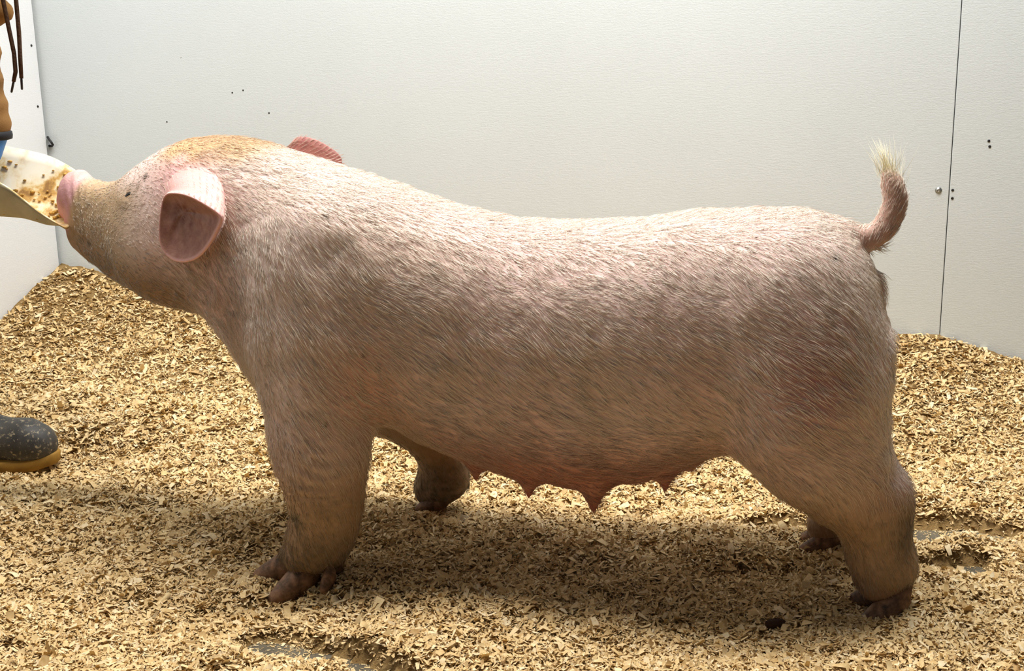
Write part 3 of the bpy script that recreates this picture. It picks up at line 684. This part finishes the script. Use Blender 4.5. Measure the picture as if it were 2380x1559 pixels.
def tuft():
    T = np.array(TAIL); n = 380; k = rng.integers(4, len(T), n); P = T[k, :3] + rng.normal(0, 0.0055, (n, 3)); P[:, 1] = rng.normal(0, 0.007, n)
    D = np.stack([rng.normal(-0.16, 0.28, n), rng.normal(0, 0.25, n), np.ones(n)], 1); D[:, 0] += (k == 4) * 0.3 + (k == 5) * 0.25
    Nn = np.stack([np.ones(n), rng.normal(0, 0.3, n), np.zeros(n)], 1); Nn /= np.linalg.norm(Nn, axis=1)[:, None]
    L = rng.uniform(0.030, 0.072, n) * np.where(k > 5, 1.0, 0.55); C = np.tile(lin3(236, 224, 184), (n, 1)) * rng.uniform(0.8, 1.05, (n, 1))
    hair_object('tail_tuft', P, D, Nn, L, np.full(n, 0.00024), C, M_HAIR, 0.15)
tuft()

# ------------------------------------------------------------------ feed scoop held out to the pig
ms = Mat('stained_white_plastic', 0.5, 0.4); v = ms.coord(); f = ms.noise(v, 26, 5, 0.62); g = ms.noise(v, 11, 3)
base = ms.ramp(f, [(0.40, lin(238, 230, 208)), (0.50, lin(226, 206, 160)), (0.58, lin(200, 158, 88)), (0.68, lin(150, 112, 62))])
ms.color(ms.mix(ms.ramp(g, [(0.32, (0, 0, 0, 1)), (0.5, (1, 1, 1, 1))]), lin(240, 234, 216), base)); M_SCOOP = ms.m
M_SCOOP_OUT = plain('dull_scoop_plastic', lin(190, 180, 150), 0.55, 0.4, 0.1, 22)
def scoop():
    root = empty('feed_scoop', (-1.05, 2.46, 0.62)); O3 = Vector((-1.05, 2.46, 0.62))
    tag(root, 'white plastic feed scoop caked with yellow feed at the pig snout', 'scoop')
    far = [(-1.075, 2.505, 0.752), (-1.02, 2.520, 0.742), (-0.934, 2.522, 0.722), (-0.890, 2.515, 0.703), (-0.858, 2.505, 0.684)]
    near = [(-1.075, 2.395, 0.712), (-1.02, 2.392, 0.699), (-0.965, 2.392, 0.675), (-0.905, 2.395, 0.622), (-0.862, 2.402, 0.589)]
    low = [(-1.075, 2.430, 0.505), (-1.02, 2.430, 0.508), (-0.955, 2.430, 0.520), (-0.895, 2.430, 0.540), (-0.848, 2.440, 0.586)]
    def along(P, t):
        P = np.array(P); k = len(P) - 1; i = min(int(t * k), k - 1); u = t * k - i; a = P[max(i - 1, 0)]; b = P[i]; c = P[i + 1]; d = P[min(i + 2, k)]
        return 0.5 * (2 * b + (c - a) * u + (2 * a - 5 * b + 4 * c - d) * u * u + (3 * b - a - 3 * c + d) * u ** 3)
    bm = bmesh.new(); rows = []; ni, nj = 28, 20
    for i in range(ni + 1):
        t = i / ni; N_, B_, F_ = along(near, t), along(low, t), along(far, t); row = []
        for j in range(nj + 1):
            s = j / nj; p = N_ * (1 - s) ** 2 + B_ * 2 * s * (1 - s) + F_ * s * s; row.append(bm.verts.new(Vector(p) - O3))
        rows.append(row)
    for a, b in zip(rows[:-1], rows[1:]):
        for j in range(nj): bm.faces.new((a[j], a[j + 1], b[j + 1], b[j]))
    bm.faces.new(rows[0])                                                      # closed back end
    me = mesh_bm('bowl', bm); o = link_obj('bowl', me, M_SCOOP, root); me.materials.append(M_SCOOP_OUT)
    md = o.modifiers.new('thickness', 'SOLIDIFY'); md.thickness = 0.0035; md.offset = 0; md.material_offset = 1; md.material_offset_rim = 0
    link_obj('handle', tube('handle', [Vector(p) - O3 for p in ((-1.070, 2.452, 0.690), (-1.10, 2.453, 0.705), (-1.16, 2.456, 0.725), (-1.215, 2.458, 0.742), (-1.225, 2.458, 0.744))], [0.018, 0.015, 0.0145, 0.016, 0.010], 14), M_SCOOP_OUT, root)
    # feed stuck inside
    M_FEED = plain('yellow_feed', lin(206, 164, 88), 0.85, 0.2, 0.3, 140, 0.6); r = random.Random(8); bm = bmesh.new()
    for _ in range(110):
        t = r.uniform(0.1, 0.8); s = r.gauss(0.62, 0.16); s = min(max(s, 0.2), 0.93)
        p = Vector(along(near, t) * (1 - s) ** 2 + along(low, t) * 2 * s * (1 - s) + along(far, t) * s * s) - O3 + Vector((0, -0.003, 0.003))
        q = r.uniform(0.0014, 0.0042); bmesh.ops.create_icosphere(bm, subdivisions=1, radius=q, matrix=Matrix.Translation(p) @ Matrix.Diagonal((1.5, 1, 0.7, 1)))
    tag(link_obj('feed_crumbs', mesh_bm('feed_crumbs', bm), M_FEED, root), kind='stuff')
scoop()

# ------------------------------------------------------------------ the handler, bent over beside the corner
def canvas(name, c):
    m = Mat(name, 0.85, 0.2); v = m.coord(); f = m.noise(v, 420, 2); g = m.noise(v, 9, 4)
    m.color(m.ramp(g, [(0.3, tuple(x * 0.72 for x in c[:3]) + (1,)), (0.7, c)])); m.bump(f, 0.35, 0.002); return m.m
M_JACKET = canvas('tan_canvas', lin(150, 112, 66)); M_TROUSER = canvas('dark_denim', lin(44, 46, 56)); M_FLESH = plain('skin', lin(206, 158, 132), 0.55, 0.35, 0.06)
M_GLOVE = plain('blue_glove', lin(54, 128, 208), 0.5, 0.4, 0.12); M_CUFF = plain('black_cuff', lin(26, 25, 30), 0.7); M_CORD = plain('brown_cord', lin(78, 56, 42), 0.8, 0.2, 0.2, 200, 0.4)
M_AGLET = plain('dark_aglet', lin(46, 42, 42), 0.3, 0.5); M_HATCAP = canvas('brown_knit', lin(92, 70, 48))
mbt = Mat('dusty_black_rubber', 0.55, 0.4); v = mbt.coord(); f = mbt.noise(v, 95, 3, 0.7); g = mbt.noise(v, 16, 3)
mbt.color(mbt.mix(mbt.ramp(f, [(0.56, (0, 0, 0, 1)), (0.68, (1, 1, 1, 1))]), mbt.ramp(g, [(0.3, lin(38, 36, 36)), (0.7, lin(78, 74, 68))]), lin(158, 144, 116))); mbt.bump(f, 0.2, 0.003); M_BOOT = mbt.m
M_SOLE = plain('mustard_sole', lin(150, 112, 44), 0.7, 0.3, 0.15)
PR = (-1.35, 2.72, 0.0)
PERSON = empty('person', PR)
tag(PERSON, 'person in tan canvas jacket, blue glove and black boots, bending to hold out a scoop', 'person')
def person_part(name, lo, hi, cell, fn, mat, relax=2, parent=PERSON):
    F = Field(lo, hi, cell); fn(F); V, Q = F.mesh(relax); V = V - np.array(PR if parent is PERSON else PR)
    return link_obj(name, mesh_arrays(name, V, Q), mat, parent)
SHN, ELN, WRN = (-1.115, 2.485, 1.110), (-1.036, 2.440, 0.935), (-1.012, 2.450, 0.778)
SHF, ELF, WRF = (-1.175, 2.800, 1.120), (-1.265, 2.965, 0.865), (-1.390, 2.935, 0.640)
HIPN, KNN, ANN = (-1.52, 2.70, 0.83), (-1.225, 2.690, 0.455), (-1.250, 2.700, 0.100)
HIPF, KNF, ANF = (-1.52, 2.86, 0.83), (-1.49, 2.960, 0.470), (-1.56, 2.970, 0.100)
def P4(p, r): return (*p, r)
def body_fn(F):
    F.chain([(-1.53, 2.78, 0.86, 0.125), (-1.40, 2.75, 0.97, 0.115), (-1.22, 2.68, 1.09, 0.12), (-1.13, 2.64, 1.14, 0.095)], 0.05, 1.15)
    F.chain([(-1.10, 2.62, 1.155, 0.055), (-1.03, 2.585, 1.205, 0.052)], 0.03)
    F.ball((-0.975, 2.565, 1.265), (0.088, 0.075, 0.105), 0.02)                    # skull
    F.ball((-0.925, 2.555, 1.215), (0.045, 0.048, 0.045), 0.03)                    # jaw
    F.cone((-0.892, 2.555, 1.262, 0.010), (-0.868, 2.552, 1.238, 0.014), 0.012)    # nose
    for s in (-1, 1):
        F.ball((-0.897, 2.558 + 0.034 * s, 1.275), (0.012, 0.014, 0.010), 0.01, cut=True)
        F.ball((-0.985, 2.567 + 0.078 * s, 1.255), (0.018, 0.010, 0.030), 0.008)   # ears
    F.cone((-0.884, 2.535, 1.205, 0.004), (-0.884, 2.572, 1.205, 0.004), 0.008, cut=True)
    for a, b, c in ((SHN, ELN, WRN), (SHF, ELF, WRF)):
        F.cone((-1.18, 2.66, 1.12, 0.07), P4(a, 0.055), 0.04); F.cone(P4(a, 0.050), P4(b, 0.040), 0.02); F.cone(P4(b, 0.040), P4(c, 0.028), 0.02)
    for a, b, c in ((HIPN, KNN, ANN), (HIPF, KNF, ANF)):
        F.cone(P4(a, 0.095), P4(b, 0.055), 0.04); F.cone(P4(b, 0.055), P4(c, 0.036), 0.03); F.cone(P4(c, 0.034), (c[0] + 0.12, c[1], 0.062, 0.026), 0.02)
person_part('body', (-1.75, 2.30, 0.0), (-0.82, 3.12, 1.42), 0.011, body_fn, M_FLESH)
def jacket_fn(F):
    F.chain([(-1.52, 2.78, 0.87, 0.160), (-1.40, 2.75, 0.97, 0.150), (-1.22, 2.68, 1.09, 0.152), (-1.14, 2.645, 1.13, 0.120)], 0.05, 1.12)
    F.cone((-1.12, 2.60, 1.10, 0.085), (-1.030, 2.555, 1.000, 0.036), 0.04)          # loose front hanging open
    F.cone((-1.022, 2.560, 1.010, 0.030), (-0.990, 2.548, 1.000, 0.020), 0.02)
    F.chain([(-1.10, 2.56, 1.175, 0.04), (-1.075, 2.66, 1.185, 0.045), (-1.15, 2.68, 1.215, 0.05), (-1.16, 2.60, 1.21, 0.05)], 0.03)   # hood
    for a, b, c, k in ((SHN, ELN, WRN, 0), (SHF, ELF, WRF, 1)):
        a, b, c = np.array(a), np.array(b), np.array(c)
        F.cone((-1.18, 2.66, 1.11, 0.10), P4(a, 0.082), 0.05); F.cone(P4(a, 0.080), P4(b, 0.062), 0.03); F.cone(P4(b, 0.058), P4(c, 0.042), 0.02)
        for t in (0.10, 0.42, 0.72, 0.95):                                         # sleeve folds
            q = b * (1 - t) + c * t; F.ball(q + np.array((0.004, 0, 0.004)), (0.061 - 0.018 * t, 0.060 - 0.016 * t, 0.018), 0.012)
person_part('jacket', (-1.78, 2.30, 0.66), (-0.90, 3.12, 1.36), 0.009, jacket_fn, M_JACKET)
def trouser_fn(F):
    F.cone((-1.53, 2.74, 0.85, 0.135), (-1.53, 2.82, 0.85, 0.135), 0.03)
    for a, b, c in ((HIPN, KNN, ANN), (HIPF, KNF, ANF)):
        F.cone(P4(a, 0.118), P4(b, 0.078), 0.05); F.cone(P4(b, 0.076), (*c[:2], 0.24, 0.062), 0.03)
person_part('trousers', (-1.75, 2.50, 0.14), (-1.05, 3.12, 1.02), 0.011, trouser_fn, M_TROUSER)
def boot(ax, ay, deg):
    r = empty('boot', (0, 0, 0)); 
    def fn(F):
        F.chain([(0, 0, 0.34, 0.064), (0, 0, 0.20, 0.058), (0.0, 0, 0.11, 0.056)], 0.03)
        F.chain([(-0.030, 0, 0.068, 0.046), (0.06, 0, 0.068, 0.050), (0.145, -0.004, 0.060, 0.047), (0.172, -0.006, 0.054, 0.042)], 0.03)
        sl, (X, Y, Z) = F.sub((-1, -1, -1), (1, 1, 0.5)); F.d = np.maximum(F.d, 0.020 - Z + 0 * X + 0 * Y).astype(np.float32)
    F = Field((-0.10, -0.09, -0.01), (0.24, 0.09, 0.42), 0.006); fn(F); V, Q = F.mesh(1)
    bpy.data.objects.remove(r)
    o = link_obj('boot', mesh_arrays('boot', V, Q), M_BOOT, PERSON); o.location = (ax - PR[0], ay - PR[1], 0.0); o.rotation_euler = (0, 0, math.radians(deg))
    bm = bmesh.new(); n = 36; rings = []
    for z, g in ((0.0, -0.004), (0.004, 0.0), (0.024, 0.002), (0.028, -0.002)):
        ring = []
        for k in range(n):
            a = 2 * math.pi * k / n; c, s = math.cos(a), math.sin(a)
            x = 0.073 + (0.142 + g) * np.sign(c) * abs(c) ** 0.8; wv = (0.042 + 0.010 * smoothstep(0.02, 0.13, x) + g) ; ring.append(bm.verts.new((x, -0.004 + wv * np.sign(s) * abs(s) ** 0.85, z + 0.010 * float(smoothstep(0.15, 0.215, x)))))
        rings.append(ring)
    for a, b in zip(rings[:-1], rings[1:]):
        for k in range(n): bm.faces.new((a[k], a[(k + 1) % n], b[(k + 1) % n], b[k]))
    bm.faces.new(rings[0][::-1]); bm.faces.new(rings[-1]); s = link_obj('sole', mesh_bm('sole', bm), M_SOLE, o); s['label'] = 'mustard yellow rubber sole'
boot(ANN[0], ANN[1], 0); boot(ANF[0], ANF[1], 3)
def glove(wr, palm, fwd, thumb, curl_axis, name='glove'):
    """palm, four unequal curled fingers and a thumb"""
    wr, palm, fwd, thumb = [np.array(q, float) for q in (wr, palm, fwd, thumb)]; fwd /= np.linalg.norm(fwd); side = np.array(curl_axis, float); side /= np.linalg.norm(side); cl = np.cross(side, fwd)
    def fn(F):
        F.cone(P4(wr, 0.036), P4(palm, 0.033), 0.02); F.cone(P4(palm - side * 0.022, 0.020), P4(palm + side * 0.022, 0.020), 0.015)
        for i, ln in enumerate((0.92, 1.0, 0.95, 0.78)):
            p = palm + side * (i - 1.5) * 0.0205 + fwd * 0.016; pts = [P4(p, 0.0105)]; ang = 0.35
            for seg in (0.036, 0.026, 0.021):
                p = p + (fwd * math.cos(ang) + cl * math.sin(ang)) * seg * ln; pts.append(P4(p, 0.0098)); ang += 0.95
            F.chain(pts, 0.004)
        p = palm - side * 0.028; q = p + thumb * 0.030; F.chain([P4(p, 0.0125), P4(q, 0.0115), P4(q + (thumb * 0.6 + cl * 0.8) * 0.026, 0.010)], 0.006)
    lo = np.minimum(wr, palm) - 0.13; hi = np.maximum(wr, palm) + 0.13
    o = person_part(name, lo, hi, 0.0042, fn, M_GLOVE, 1); o['label'] = 'bright blue work glove'; return o
glove((-1.008, 2.448, 0.772), (-1.016, 2.436, 0.738), (-0.62, 0.10, -0.60), np.array((-0.45, 0.55, -0.6)), (0.25, -0.9, 0.1))
glove((-1.390, 2.935, 0.630), (-1.402, 2.935, 0.578), (0.75, 0.0, -0.66), np.array((0.2, -0.9, -0.2)), (0.0, -1.0, 0.0))
for c, nn in ((WRN, (-0.05, 0.0, -1)), (WRF, (-0.4, 0, -1))):
    a = Vector(c) - Vector(PR); d = Vector(nn).normalized()
    link_obj('cuff', tube('cuff', [a + d * 0.000, a + d * 0.003, a + d * 0.010, a + d * 0.017, a + d * 0.020], [0.038, 0.046, 0.047, 0.046, 0.036], 20), M_CUFF, PERSON)
def cap_fn(F):
    F.ball((-0.985, 2.567, 1.300), (0.100, 0.088, 0.090), 0.01)
    F.ball((-0.900, 2.555, 1.235), (0.085, 0.10, 0.055), 0.005, cut=True)
person_part('knit_cap', (-1.15, 2.44, 1.18), (-0.86, 2.70, 1.42), 0.008, cap_fn, M_HATCAP)
for pts in ([(-1.010, 2.510, 1.160), (-0.978, 2.500, 1.09), (-0.972, 2.500, 1.02), (-0.966, 2.500, 0.96), (-0.962, 2.500, 0.92), (-0.963, 2.500, 0.885), (-0.969, 2.500, 0.866)],
            [(-0.985, 2.520, 1.170), (-0.952, 2.500, 1.09), (-0.947, 2.500, 1.02), (-0.948, 2.500, 0.96), (-0.951, 2.500, 0.91), (-0.953, 2.500, 0.872)]):
    r = 0.0043; pts = [Vector(p) - Vector(PR) for p in pts]
    o = link_obj('drawstring', tube('drawstring', pts, [r] * (len(pts) - 1) + [r * 0.9], 10), M_CORD, PERSON); o['label'] = 'brown hanging drawstring'
    e = pts[-1]; d = (pts[-1] - pts[-2]).normalized()
    link_obj('aglet', tube('aglet', [e - d * 0.004, e + d * 0.004, e + d * 0.020, e + d * 0.022], [0.0018, 0.0024, 0.0022, 0.0014], 8), M_AGLET, o)
